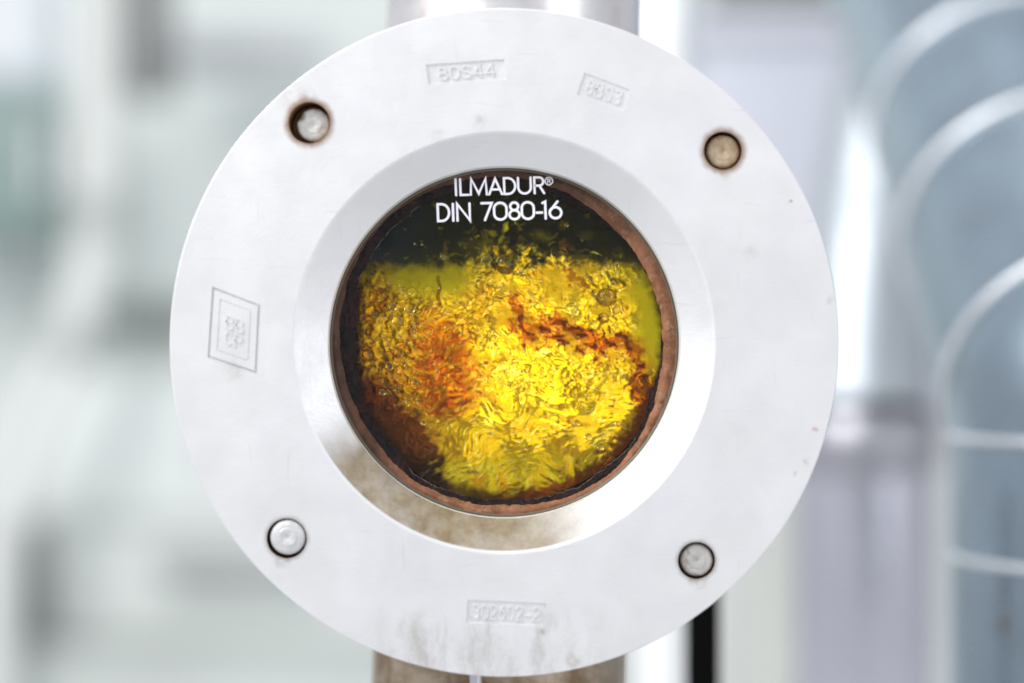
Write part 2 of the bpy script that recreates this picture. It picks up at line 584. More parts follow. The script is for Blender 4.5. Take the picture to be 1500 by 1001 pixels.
GLYPH = {  # unit box, y up; a stroke whose ends meet is a closed loop
    'I': [[(.5, 0), (.5, 1)]],
    'L': [[(0, 1), (0, 0), (1, 0)]],
    'M': [[(0, 0), (.05, 1), (.5, .06), (.95, 1), (1, 0)]],
    'A': [[(0, 0), (.5, .97), (1, 0)], [(.2, .3), (.8, .3)]],
    'D': [[(0, 0), (0, 1), (.35, 1)] + arc(.35, .5, .65, .5, 80, -80) + [(.35, 0), (0, 0)]],
    'U': [[(0, 1), (0, .4)] + arc(.5, .4, .5, .4, 190, 350) + [(1, .4), (1, 1)]],
    'R': [[(0, 0), (0, 1), (.5, 1)] + arc(.5, .74, .45, .26, 80, -80) + [(.5, .48), (.12, .48)], [(.52, .48), (1, 0)]],
    'N': [[(0, 0), (0, 1), (1, 0), (1, 1)]],
    '7': [[(0, 1), (1, 1), (.3, 0)]],
    '0': [arc(.5, .66, .5, .34, 0, 180) + arc(.5, .34, .5, .34, 180, 360) + [(1, .66)]],
    '8': [arc(.5, .77, .40, .23, -90, 270, 22), arc(.5, .27, .5, .27, 90, 450, 22)],
    '-': [[(0, .36), (1, .36)]],
    '1': [[(-.35, .93), (.5, 1), (.5, 0)]],
    '6': [arc(.5, .33, .5, .33, 140, 500, 28), [(.70, 1.0), (.10, .50)]],
    '2': [arc(.5, .72, .48, .28, 170, -30) + [(0, 0), (1, 0)]],
    '3': [arc(.45, .75, .45, .25, 150, -80), arc(.45, .26, .52, .26, 80, -150)],
    'S': [arc(.5, .75, .45, .25, 30, 260) + arc(.5, .25, .48, .25, 80, -150)],
    '4': [[(.75, 0), (.75, 1), (0, .3)], [(0, .3), (1, .3)]],
    'B': [[(0, 0), (0, 1), (.5, 1)] + arc(.5, .76, .4, .24, 80, -80) + [(.12, .52)], arc(.5, .25, .5, .25, 80, -80) + [(.12, 0)]],
    'C': [arc(.5, .5, .5, .5, 50, 310)],
    'P': [[(0, 0), (0, 1), (.5, 1)] + arc(.5, .74, .45, .26, 80, -80) + [(.12, .48)]],
}


def ribbon(bm, pts, hw, y_top, y_base):
    """flat stroke of constant width with round ends; front face at y_top"""
    q = [Vector((p[0], p[1])) for p in pts]
    q = [p for i, p in enumerate(q) if i == 0 or (p - q[i - 1]).length > hw * 0.08]
    loop = len(q) > 3 and (q[0] - q[-1]).length < hw * 0.3
    if loop: q.pop()
    n = len(q)
    L, Rr = [], []
    for i in range(n):
        d0 = (q[i] - q[i - 1]).normalized() if (i > 0 or loop) else None
        d1 = (q[(i + 1) % n] - q[i]).normalized() if (i < n - 1 or loop) else None
        if d0 is None: d = d1; k = 1
        elif d1 is None: d = d0; k = 1
        else:
            d = d0 + d1
            d = d.normalized() if d.length > 1e-4 else d0
            k = min(1.0 / max(d.dot(d0), 0.3), 2.6)
        nv = Vector((-d.y, d.x))
        L.append(q[i] + nv * hw * k)
        Rr.append(q[i] - nv * hw * k)

    def cap(c, d):
        a = math.atan2(d.y, d.x)
        return [c + hw * Vector((math.cos(a + t), math.sin(a + t))) for t in np.linspace(-math.pi / 2, math.pi / 2, 9)[1:-1]]
    F = lambda p, y: bm.verts.new((p.x, y, p.y))
    lt = [F(p, y_top) for p in L]; rt = [F(p, y_top) for p in Rr]
    lb = [F(p, y_base) for p in L]; rb = [F(p, y_base) for p in Rr]
    for i in range(n if loop else n - 1):
        j = (i + 1) % n
        bm.faces.new((lt[i], lt[j], rt[j], rt[i]))
        bm.faces.new((lt[i], lb[i], lb[j], lt[j]))
        bm.faces.new((rt[j], rb[j], rb[i], rt[i]))
    if loop: return
    e = cap(q[-1], (q[-1] - q[-2]).normalized())
    et = [F(p, y_top) for p in e]; eb = [F(p, y_base) for p in e]
    bm.faces.new([rt[-1]] + et + [lt[-1]])
    for a, b, c, d in zip([rt[-1]] + et, et + [lt[-1]], [rb[-1]] + eb, eb + [lb[-1]]):
        bm.faces.new((a, b, d, c))
    e = cap(q[0], (q[0] - q[1]).normalized())
    et = [F(p, y_top) for p in e]; eb = [F(p, y_base) for p in e]
    bm.faces.new([lt[0]] + et + [rt[0]])
    for a, b, c, d in zip([lt[0]] + et, et + [rt[0]], [lb[0]] + eb, eb + [rb[0]]):
        bm.faces.new((a, b, d, c))


def glyph(bm, ch, frame, hw, y_top, y_base):
    """frame maps unit (u, v) to (x, z)"""
    for k, st in enumerate(GLYPH[ch]):
        ribbon(bm, [frame(u, v) for u, v in st], hw, y_top - k * 2.5e-5, y_base)


# ---- stamps: raised characters in the recessed fields
def stamp(pts, text, dp, pad=(0.12, 0.2), hw=1.5, rows=1, rise=0.00035, plaque=None):
    a, b, c, d = [Vector((P(*q).x, P(*q).z)) for q in pts]      # tl, tr, br, bl
    def bil(u, v):                                              # u right, v up
        return (d * (1 - u) + c * u) * (1 - v) + (a * (1 - u) + b * u) * v
    base = dp
    if plaque:
        u0, v0 = plaque
        bmq = bmesh.new()
        prism_bm([bil(u0, v0)[:], bil(1 - u0, v0)[:], bil(1 - u0, 1 - v0)[:], bil(u0, 1 - v0)[:]], dp - 0.00035, dp + 0.002, bmq)
        es = [e for e in bmq.edges if max(v.co.y for v in e.verts) < dp]
        bmesh.ops.bevel(bmq, geom=es, offset=0.0002, segments=2, affect='EDGES')
        bm_obj('stamp_plaque', bmq, M_FL, flange)
        base = dp - 0.00035
    bmt = bmesh.new()
    lines = text if rows > 1 else [text]
    for ri, line in enumerate(lines):
        vlo = pad[1] + (1 - 2 * pad[1]) * (rows - 1 - ri) / rows
        vhi = vlo + (1 - 2 * pad[1]) / rows * (0.84 if rows > 1 else 1)
        n = len(line)
        step = (1 - 2 * pad[0]) / n
        for i, chh in enumerate(line):
            u0 = pad[0] + step * (i + 0.14); u1 = pad[0] + step * (i + 0.86)
            glyph(bmt, chh, lambda u, v: bil(u0 + (u1 - u0) * u, vlo + (vhi - vlo) * v), R(hw), base - rise, base + 0.0005)
    bm_obj('stamp_lettering', bmt, M_FL, flange, 30)


stamp(PW[0], '80S44', DEP[0], (0.12, 0.20), 1.3, rise=0.00035)
stamp(PW[1], '8BS3', DEP[1], (0.10, 0.20), 1.6, rise=0.0002)
stamp(PW[2], '302602-2', DEP[2], (0.06, 0.20), 1.15, rise=0.00035)
stamp(PW[3], ['BB', 'CP'], DEP[3], (0.30, 0.28), 1.5, rows=2, rise=0.00022)

# ---- bolts
BOLTS = [(459, 183, 24.5, 0.0022, mat_bolt('zinc_bolt', rgb(226, 226, 222), rgb(196, 196, 192), rgb(190, 182, 170))),
         (1059.5, 222, 24.6, 0.0012, mat_bolt('rusty_bolt', rgb(206, 188, 162), rgb(170, 148, 116), rgb(128, 92, 54))),
         (421, 787.5, 26.0, -0.0002, mat_bolt('clean_bolt', rgb(220, 220, 220), rgb(206, 206, 206), rgb(200, 200, 196))),
         (1021, 821.0, 24.0, 0.0008, mat_bolt('dull_bolt', rgb(208, 206, 202), rgb(178, 176, 172), rgb(150, 130, 116)))]
for (bx, by, br, y0, m) in BOLTS:
    c = P(bx, by, y0)
    r = R(br, y0)
    prof = [(0, y0 + 0.0004), (r * 0.10, y0 + 0.0002), (r * 0.17, y0), (r * 0.50, y0 - 0.00005), (r * 0.54, y0 + 0.0001), (r * 0.60, y0 + 0.0001),
            (r * 0.84, y0 + 0.0002), (r * 0.95, y0 + 0.0005), (r, y0 + 0.0011), (r, y0 + 0.0017), (r * 0.93, y0 + 0.0022), (r, y0 + 0.0027), (r * 0.93, y0 + 0.0032),
            (r, y0 + 0.0037), (r * 0.93, y0 + 0.0042), (r, 0.0095), (0, 0.0095)]
    bm = lathe_y(prof, 40, c, closed=False)
    if y0 > 0.002:      # the first bolt has a chipped edge
        for v in bm.verts:
            dv = Vector((v.co.x - (c.x - r * 0.9), v.co.z - (c.z + r * 0.55)))
            if dv.length < r * 0.38:
                v.co.y += (r * 0.38 - dv.length) * 1.6
    bm_obj('bolt', bm, m, sg, 40)

# ---- thin seal between flange lip and glass
for i, (ro, ri, ya, yb) in enumerate([(256.2, 254.4, GD + 0.0004, GD + 0.0012), (254.8, 252.8, GD + 0.0009, GD + 0.0016)]):
    bm = lathe_y([(R(ro, GD) + 0.001, ya), (R(ri, GD) + 0.0002, ya), (R(ri, GD), ya + 0.0002), (R(ri, GD), yb), (R(ro, GD) + 0.001, yb)], 192, FC)
    bm_obj('seal_ring', bm, M_SEAL if i == 0 else mat_plain('seal_rib', (0.16, 0.14, 0.10, 1), 0.4), sg)

# ---- glass disc with printed lettering
GF = GD + 0.0018
bm = lathe_y([(0, GF), (0.049, GF), (0.0495, GF + 0.0005), (0.0495, GF + 0.0035), (0.049, GF + 0.004), (0, GF + 0.004)], 160, FC, closed=False)
glass = bm_obj('glass_disc', bm, M_GLASS, sg)


def zoomxy(zx, zy):                # zoomed reading of the lettering -> photograph pixels
    return 620 + zx / 6.818, 250 + zy / 6.818


def print_line(items, x_ref, y_bot, y_top, slope, hw):
    bmt = bmesh.new()
    for (ch, xa, xb) in items:
        def frame(u, v):
            zx = xa + (xb - xa) * u
            b = y_bot + slope * (zx - x_ref); t = y_top + slope * (zx - x_ref)
            zx2 = zx - 6 * v + 3
            q = P(*zoomxy(zx2, b + (t - b) * v), GF)
            return (q.x, q.z)
        glyph(bmt, ch, frame, R(hw, GF), GF - 0.00006, GF - 0.000004)
    return bm_obj('lettering', bmt, M_PRINT, glass, None, normals=True)


print_line([('I', 313, 337), ('L', 370, 448), ('M', 472, 632), ('A', 656, 784), ('D', 808, 918), ('U', 948, 1074), ('R', 1110, 1204)], 323, 246, 88, -0.023, 1.72)
print_line([('D', 146, 258), ('I', 287, 309), ('N', 340, 464), ('7', 584, 686), ('0', 708, 832), ('8', 860, 960), ('0', 984, 1104), ('-', 1132, 1186),
            ('1', 1204, 1236), ('6', 1262, 1378)], 146, 505, 338, -0.024, 1.85)
bmt = bmesh.new()                  # the registered mark
cx, cy = zoomxy(1254, 106)
q = P(cx, cy, GF)
ribbon(bmt, [(q.x + R(5.6, GF) * math.cos(a), q.z + R(5.6, GF) * math.sin(a)) for a in np.linspace(0, 2 * math.pi, 33)], R(0.75, GF), GF - 0.00006, GF - 0.000004)
glyph(bmt, 'R', lambda u, v: (q.x + R(-2 + 4.2 * u, GF), q.z + R(-3 + 6 * v, GF)), R(0.6, GF), GF - 0.00007, GF - 0.000004)
bm_obj('lettering', bmt, M_PRINT, glass, None)

# ------------------------------------------------------------------ noise in numpy
_perm = rng.permutation(512)
_perm = np.concatenate([_perm, _perm, _perm])
_ga = rng.uniform(0, 2 * np.pi, 512)
_gx, _gy = np.cos(_ga), np.sin(_ga)


def perlin(x, y, seed=0):
    x = x + seed * 37.17; y = y + seed * 91.73
    xi = np.floor(x).astype(int); yi = np.floor(y).astype(int)
    xf = x - xi; yf = y - yi
    u = xf ** 3 * (xf * (xf * 6 - 15) + 10); v = yf ** 3 * (yf * (yf * 6 - 15) + 10)
    def g(ix, iy, dx, dy):
        h = _perm[(_perm[ix & 511] + iy) & 511]
        return _gx[h] * dx + _gy[h] * dy
    a = g(xi, yi, xf, yf); b = g(xi + 1, yi, xf - 1, yf)
    c = g(xi, yi + 1, xf, yf - 1); d = g(xi + 1, yi + 1, xf - 1, yf - 1)
    return ((a + u * (b - a)) + v * ((c + u * (d - c)) - (a + u * (b - a)))) * 1.5


def fbm(x, y, seed=0, octv=4, gain=0.5):
    s = 0; amp = 1; f = 1; t = 0
    for i in range(octv):
        s = s + amp * perlin(x * f, y * f, seed + i * 3.1)
        t += amp; amp *= gain; f *= 2.03
    return s / t


def smooth(a, b, x):
    t = np.clip((x - a) / (b - a), 0, 1)
    return t * t * (3 - 2 * t)


# ------------------------------------------------------------------ gasket and burnt crust behind the glass
GY = GF + 0.0048


def polar_ring(name, r_out, r_inn, y_face, lump, mat, parent, nt=900, nr=14, depth=0.006, seed=0, edge_drop=0.0015):
    """ring whose outline radii are functions of the angle; front face lumpy"""
    th = np.linspace(0, 2 * np.pi, nt, endpoint=False)
    ro, ri = r_out(th), r_inn(th)
    vs, fs = [], []
    cx, cz = FC.x * (S + y_face) / S, FC.z * (S + y_face) / S
    for j in range(nr + 1):
        t = j / nr
        r = ro + (ri - ro) * t
        x = cx + r * np.cos(th); z = cz + r * np.sin(th)
        h = lump * (fbm(x * 420, z * 420, seed, 4, 0.6) + 0.5 * fbm(x * 1500, z * 1500, seed + 5, 3, 0.6))
        y = y_face - h + edge_drop * smooth(0.75, 1.0, t)
        vs += list(zip(x, y, z))
    r = ri * 1.01
    vs += list(zip(cx + r * np.cos(th), np.full(nt, y_face + depth), cz + r * np.sin(th)))
    for j in range(nr + 1):
        for k in range(nt):
            a = j * nt + k; b = j * nt + (k + 1) % nt
            fs.append((a, b, b + nt, a + nt))
    return mesh_obj(name, vs, fs, mat, parent, 60)


def edge_table(points, Y, wob=0.0, seed=0):
    """points along an outline in photograph pixels -> radius as a function of the angle"""
    a = np.array([math.atan2(CY - p[1], p[0] - CX) % (2 * math.pi) for p in points])
    r = np.array([math.hypot(p[0] - CX, CY - p[1]) for p in points])
    o = np.argsort(a)
    a, r = a[o], r[o]
    a = np.concatenate([a - 2 * np.pi, a, a + 2 * np.pi]); r = np.concatenate([r, r, r])
    def f(th):
        w = (fbm(np.cos(th) * 9 + 40, np.sin(th) * 9 + 40, seed, 4, 0.65) + 0.3 * (1 + 1.6 * fbm(np.cos(th) * 5 + 9, np.sin(th) * 5 + 9, seed + 3, 2)) * fbm(np.cos(th) * 34 + 40, np.sin(th) * 34 + 40, seed + 7, 4, 0.7)) * wob
        return R(1, Y) * (np.interp(th % (2 * np.pi), a, r) + w)
    return f


gk_in = edge_table([(972, 500), (966, 560), (942, 632), (894, 694), (822, 732), (740, 741), (658, 729), (596, 696), (543, 636), (510, 570),
                    (497, 500), (502, 440), (525, 376), (573, 314), (640, 276), (740, 259), (830, 283), (892, 328), (934, 375), (960, 430)], GY, 3.5, 3)
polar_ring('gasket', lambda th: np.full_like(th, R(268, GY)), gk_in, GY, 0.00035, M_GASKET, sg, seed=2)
cr_in = edge_table([(970, 480), (966, 535), (950, 584), (930, 645), (884, 689), (848, 713), (800, 728), (740, 733), (690, 728), (640, 714),
                    (604, 696), (588, 670), (570, 648), (548, 620), (532, 588), (526, 556), (522, 525), (520, 495), (526, 465), (520, 430), (530, 400),
                    (542, 376), (566, 342), (598, 314), (650, 286), (740, 268), (820, 288), (872, 320), (918, 354), (944, 392), (963, 430)], GY + 0.002, 7, 9)
crust = polar_ring('burnt_crust', lambda th: np.full_like(th, R(262, GY)), cr_in, GY + 0.002, 0.0008, M_CRUST, sg, nr=22, seed=6, depth=0.008)

# ---- housing drum behind the flange and the two pipe ends
drum = bmesh.new()
HB = 0.086
bm = lathe_y([(0.0525, 0.0174), (0.066, 0.0174), (0.066, HB), (0.062, HB + 0.004), (0.0, HB + 0.004), (0, HB), (0.0525, HB)], 128, FC, closed=False)
housing = bm_obj('housing', bm, M_PIPE_UP, sg)
bm = lathe_y([(0.0522, 0.0178), (0.0522, HB - 0.001), (0, HB - 0.001)], 96, FC, closed=False)
bm_obj('housing_lining', bm, M_DARK, sg)
drum.free()
YP = 0.060
r_pipe = R(185.5, YP)
up_a, up_b = P(741.5 + 9.5, 90, YP), P(741.5 + 14, -140, YP)
bm = sweep([up_a, up_b], [r_pipe, r_pipe], 96, False)
bm_obj('upper_pipe', bm, M_PIPE_UP, sg)
lo_a, lo_b = P(741.5 - 8, 910, YP), P(741.5 - 15, 1150, YP)
bm = sweep([lo_a, lo_b], [r_pipe, r_pipe], 96, False)
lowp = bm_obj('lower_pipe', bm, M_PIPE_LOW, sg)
yf = YP - r_pipe * 0.985
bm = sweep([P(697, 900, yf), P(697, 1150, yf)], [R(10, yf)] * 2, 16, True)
bm_obj('reflection_strip', bm, M_STRIP, lowp)  # pale strip modelled in place of a light reflection on the pipe

# ------------------------------------------------------------------ THE LIQUID
LY = GY + 0.0045                   # mean depth of the turbulent front of the liquid
NG = 480
ext = 236.0
gx = np.linspace(-ext, ext, NG)
X, Y_ = np.meshgrid(gx, gx)        # photograph pixels about the glass centre, Y_ downwards
PXc, PYc = 742.0, 500.0
PX, PY = X + PXc, Y_ + PYc
st = gx[1] - gx[0]

# flow field for the streaks: curl of smooth noise plus an upward and outward wash
pot = 110 * fbm(X / 110, Y_ / 110, 4, 2) + (7 + 20 * smooth(540, 440, PY)) * fbm(X / 36, Y_ / 36, 14, 2)
fy, fx = np.gradient(pot, st)
vx, vy = fy, -fx
vx = vx + 1.6
vy = vy + 0.9 * smooth(600, 470, PY) * smooth(660, 760, PX) - 0.75 * smooth(540, 680, PY)
nv = np.hypot(vx, vy) + 1e-6
vx /= nv; vy /= nv


def bil(A, u, v):
    u = np.clip(u, 0, NG - 1.001); v = np.clip(v, 0, NG - 1.001)
    i = u.astype(int); j = v.astype(int)
    fu = u - i; fv = v - j
    return (A[j, i] * (1 - fu) + A[j, i + 1] * fu) * (1 - fv) + (A[j + 1, i] * (1 - fu) + A[j + 1, i + 1] * fu) * fv


def lic(src, steps, h=1.0):
    J, I = np.mgrid[0:NG, 0:NG].astype(float)
    acc = src.copy(); w = 1
    for sgn in (1, -1):
        u, v = I.copy(), J.copy()
        for k in range(steps):
            a = bil(vx, u, v); b = bil(vy, u, v)
            u = u + sgn * h * a; v = v + sgn * h * b
            acc += bil(src, u, v)
        w += steps
    acc /= w
    return (acc - acc.mean()) / acc.std()


def blur(A, n):
    for _ in range(n):
        A = (A + np.roll(A, 1, 0) + np.roll(A, -1, 0)) / 3
        A = (A + np.roll(A, 1, 1) + np.roll(A, -1, 1)) / 3
    return A


n1 = fbm(X / 5, Y_ / 5, 20, 2)
n2 = fbm(X / 9, Y_ / 9, 24, 2)
L1 = lic(n1, 4)
L2 = lic(n2, 7)
L0 = lic(fbm(X / 3.6, Y_ / 3.6, 27, 2), 5)
L3 = lic(fbm(X / 6.5, Y_ / 5.0, 29, 3), 3)


def worley(x, y, seed):
    r2 = np.random.default_rng(seed)
    T = r2.random((64, 64, 2))
    xi = np.floor(x).astype(int); yi = np.floor(y).astype(int)
    f1 = np.full(x.shape, 9.0); f2 = np.full(x.shape, 9.0)
    for dj in (-1, 0, 1):
        for di in (-1, 0, 1):
            t = T[(yi + dj) % 64, (xi + di) % 64]
            d = np.hypot(xi + di + t[..., 0] - x, yi + dj + t[..., 1] - y)
            f2 = np.minimum(f2, np.maximum(f1, d)); f1 = np.minimum(f1, d)
    return f1, f2
wx = X + 16 * fbm(X / 30, Y_ / 30, 31, 3); wy = Y_ + 16 * fbm(X / 30, Y_ / 30, 33, 3)
ridg = 1 - np.abs(fbm(wx / 26, wy / 26, 35, 3)) * 2.2
swirl = fbm(wx / 18, wy / 18, 41, 3)

low = smooth(560, 660, PY)
# where the surface is calm: strip under the upper edge, and the right margin
calm = np.clip(smooth(455, 400, PY) * smooth(705, 640, PX) + smooth(905, 935, PX + 10 * swirl) * smooth(560, 520, PY) * smooth(985, 960, PX * 0 + 900), 0, 1)
calm = np.clip(smooth(452, 415, PY + 8 * swirl) * smooth(715, 660, PX) * smooth(560, 585, PX) + smooth(908, 944, PX + 26 * swirl) * smooth(560, 515, PY + 14 * swirl), 0, 1)
smoothp = smooth(0.02, 0.34, fbm((X + 14 * swirl) / 52, (Y_ + 14 * swirl) / 40, 151, 2)) * smooth(600, 520, PY) * smooth(600, 660, PX)
smoothp = np.clip(smoothp + np.exp(-((PX - 820 + 14 * swirl) / 40) ** 2 - ((PY - 425 + 10 * swirl) / 24) ** 2), 0, 1)
turb = (1 - 0.93 * calm) * (1 - 0.78 * smoothp)
big = 1.0 * smooth(640, 520, PY)    # larger swirls in the upper half, finer ripples below
fx_ = X + 5 * fbm(X / 14, Y_ / 14, 121, 2); fy_ = Y_ + 5 * fbm(X / 14, Y_ / 14, 123, 2)
wa1, wa2 = worley(fx_ / 13, fy_ / 13, 5)
wb1, wb2 = worley(fx_ / 7, fy_ / 7, 8)
foam = np.clip(smooth(648, 596, PX + 26 * fbm(X / 30, Y_ / 30, 125, 3)) * smooth(640, 590, PY) * smooth(402, 425, PY)
               + np.exp(-((PX - 735) / 46) ** 2 - ((PY - 388) / 13) ** 2) + np.exp(-((PX - 888) / 30) ** 2 - ((PY - 440) / 34) ** 2), 0, 1)
dome = np.sqrt(np.clip(1 - (wa1 / 0.62) ** 2, 0, 1)) * 4.5 + np.sqrt(np.clip(1 - (wb1 / 0.6) ** 2, 0, 1)) * 1.6
patch = 0.35 + 0.9 * smooth(-0.35, 0.45, fbm(X / 48, Y_ / 48, 46, 3))      # rough and smoother areas
coarse = lic(fbm(X / 17, Y_ / 17, 48, 2), 12)
sel = smooth(-0.22, 0.30, fbm(X / 46, Y_ / 46, 161, 3))
sel = np.clip(sel + 0.35 * low, 0, 1)
Lbig = lic(fbm(wx / 22, wy / 22, 163, 2), 14)
fineh = patch * (sel * (0.16 * L0 + 0.34 * L1) + (0.18 + 0.24 * sel) * L2 + 1.1 * (1 - sel) * Lbig)
h_px = turb * (fineh * (1.0 + 0.2 * low) + 1.0 * coarse * (0.35 + 0.8 * big) + 5.5 * big * swirl + 3.4 * ridg * big + 5.0 * big * fbm(wx / 34, wy / 34, 153, 2) + 7 * fbm(X / 60, Y_ / 60, 44, 2))
h_px = blur(h_px, 1) + 0.8 * foam * dome

# pigment: yellow liquid, orange clouds, brown threads, unlit headspace above the level painted dark
yellow = np.array([0.98, 0.60, 0.003]); orange = np.array([0.74, 0.17, 0.001]); brown = np.array([0.22, 0.045, 0.003])
lime = np.array([0.76, 0.66, 0.004])
col = np.ones((NG, NG, 3)) * yellow


def lay(m, c):
    global col
    col = col * (1 - m[..., None]) + np.array(c) * m[..., None]


lay(0.85 * calm, lime)
lay(0.75 * smooth(655, 705, PY + 10 * swirl), lime)
tone = fbm(X / 40, Y_ / 40, 73, 3)
lay(0.75 * smooth(0.05, 0.5, tone) * turb, [0.98, 0.44, 0.002])
lay(0.5 * smooth(0.05, 0.5, -tone) * turb, [1.0, 0.72, 0.01])


# cloudy emulsion: thin and thick threads drawn out by the flow
lay(0.40 * (0.2 + 0.8 * sel) * smooth(0.6, 1.8, L3) * turb, [0.60, 0.28, 0.001])
lay(0.55 * (0.1 + 0.9 * sel) * smooth(1.0, 2.0, L0) * turb, [0.36, 0.17, 0.002])
lay(0.50 * (0.2 + 0.8 * sel) * smooth(0.5, 1.8, -L3) * turb, [1.0, 0.76, 0.03])
lay(0.80 * (0.15 + 0.85 * sel) * smooth(1.0, 2.0, -L0) * turb, [1.0, 0.88, 0.20])
lay(0.60 * smooth(0.8, 1.7, Lbig) * (1 - sel) * turb, [0.50, 0.20, 0.001])
lay(0.55 * smooth(1.2, 2.0, -Lbig) * (1 - sel) * turb, [1.0, 0.80, 0.06])
lay(0.60 * (0.3 + 0.7 * sel) * smooth(1.0, 1.7, L2) * turb * (0.35 + 0.65 * big), [0.30, 0.14, 0.002])
fo = fbm((wx + 10 * swirl) / 30, (wy + 10 * swirl) / 24, 155, 2)
bigm = big * smooth(620, 690, PX) * (1 - calm) * (1 - 0.7 * smoothp)
lay(0.45 * bigm * smooth(0.10, 0.16, fo) * smooth(0.42, 0.16, fo), [0.80, 0.38, 0.001])
lay(0.80 * bigm * smooth(0.05, 0.012, np.abs(fo - 0.10)), [0.26, 0.11, 0.002])
lay(0.80 * bigm * smooth(0.035, 0.01, np.abs(fo - 0.04)), [1.0, 0.86, 0.15])
cn = fbm(wx / 15, wy / 15, 131, 2)
glint_web = smooth(0.10, 0.015, np.abs(cn)) * smooth(-0.1, 0.4, fbm(X / 22, Y_ / 22, 133, 2))
lay(0.75 * glint_web * turb, [1.0, 0.84, 0.10])  # bright caustic glints painted into the pigment
cn2 = fbm(wx / 19, wy / 13, 135, 3)
web2 = smooth(0.07, 0.01, np.abs(cn2)) * smooth(0.0, 0.4, fbm(X / 26, Y_ / 26, 137, 2)) * (0.25 + 0.75 * big)
lay(0.85 * web2 * turb, [0.16, 0.07, 0.002])


def blob(cx, cy, sx, sy, rot=0.0):
    a = math.radians(rot)
    dx, dy = PX - cx + 14 * fbm(X / 22, Y_ / 22, 51, 3), PY - cy + 14 * fbm(X / 22, Y_ / 22, 57, 3)
    u = dx * math.cos(a) + dy * math.sin(a); v = -dx * math.sin(a) + dy * math.cos(a)
    return np.exp(-((u / sx) ** 2 + (v / sy) ** 2))


def path_mask(pts, w):
    best = np.full((NG, NG), 1e9)
    qx = PX + 22 * fbm(X / 19, Y_ / 19, 61, 4, 0.6); qy = PY + 22 * fbm(X / 19, Y_ / 19, 67, 4, 0.6)
    for (x0, y0), (x1, y1) in zip(pts[:-1], pts[1:]):
        dx, dy = x1 - x0, y1 - y0
        t = np.clip(((qx - x0) * dx + (qy - y0) * dy) / (dx * dx + dy * dy), 0, 1)
        best = np.minimum(best, np.hypot(qx - x0 - t * dx, qy - y0 - t * dy))
    return smooth(w, w * 0.35, best)


nz = 0.5 + 0.5 * np.clip(1.6 * L2 * 0.5 + fbm(wx / 14, wy / 14, 71, 3) * 1.2, -1, 1)
cloud = np.clip(1.15 * blob(648, 552, 46, 46) + 1.0 * blob(650, 495, 40, 34, 20) + 0.9 * blob(655, 590, 30, 18) + 0.42 * blob(575, 550, 36, 60) + 0.45 * blob(560, 440, 30, 26)
                + 0.35 * blob(700, 430, 25, 14), 0, 1)
lay(np.clip(cloud * (0.55 + 0.75 * nz), 0, 0.96), orange)
lay(0.88 * np.clip(blob(668, 582, 26, 22) + 0.8 * blob(640, 540, 22, 26) + 0.7 * blob(690, 545, 20, 14) + 0.8 * blob(648, 600, 18, 10) + 0.7 * blob(655, 520, 18, 14) + 0.55 * blob(700, 560, 14, 10), 0, 1) * (0.25 + 0.75 * nz), [0.36, 0.05, 0.001])
th1 = path_mask([(752, 440), (760, 470), (775, 500), (768, 480), (800, 470), (835, 478), (862, 492), (890, 500)], 14)
th2 = path_mask([(795, 485), (830, 495), (860, 505), (885, 512)], 17)
th3 = path_mask([(885, 505), (912, 498), (930, 512), (938, 545), (932, 575), (944, 600)], 13)
th4 = path_mask([(830, 400), (845, 412), (858, 420)], 8)
th5 = path_mask([(548, 410), (556, 432), (552, 452)], 10)
halo = path_mask([(752, 440), (768, 490), (800, 474), (860, 495), (900, 505), (930, 515), (938, 560)], 34)
lay(0.55 * halo * (0.3 + 0.7 * nz), [0.78, 0.26, 0.001])
lay(0.9 * np.clip(th1 + th3, 0, 1), [0.52, 0.11, 0.001])
lay(0.95 * th2 * (0.45 + 0.55 * nz), [0.36, 0.05, 0.001])
lay(0.85 * np.clip(th4 + 0.8 * th5, 0, 1), [0.45, 0.13, 0.003])
lay(0.85 * np.clip(np.clip(th1 + th2 + th3, 0, 1) * smooth(0.55, 0.85, 0.5 + 0.6 * swirl + 0.25 * L2), 0, 1), [0.10, 0.018, 0.002])
th6 = path_mask([(592, 500), (606, 480), (622, 462), (640, 452)], 4)
lay(0.7 * th6, [0.45, 0.12, 0.0])
lay(0.8 * smooth(3.4, 2.0, np.abs(PX - 643 + 1.5 * np.sin(PY / 4))) * smooth(402, 406, PY) * smooth(452, 446, PY), brown)
# foam: thin dark films between the cells, clear caps on them
lay(0.80 * foam * smooth(0.16, 0.03, wa2 - wa1) * smooth(-0.3, 0.3, fbm(X / 20, Y_ / 20, 141, 2)), [0.10, 0.04, 0.002])
lay(0.55 * foam * smooth(0.14, 0.03, wb2 - wb1) * smooth(-0.2, 0.3, fbm(X / 16, Y_ / 16, 143, 2)), [0.16, 0.06, 0.002])
lay(0.85 * foam * smooth(0.22, 0.10, np.hypot(wa1, 0) + 0.25 * np.abs(fbm(X / 6, Y_ / 6, 145, 2))) * smooth(0.0, 0.3, fbm(X / 18, Y_ / 18, 147, 2)), [1.0, 0.84, 0.20])
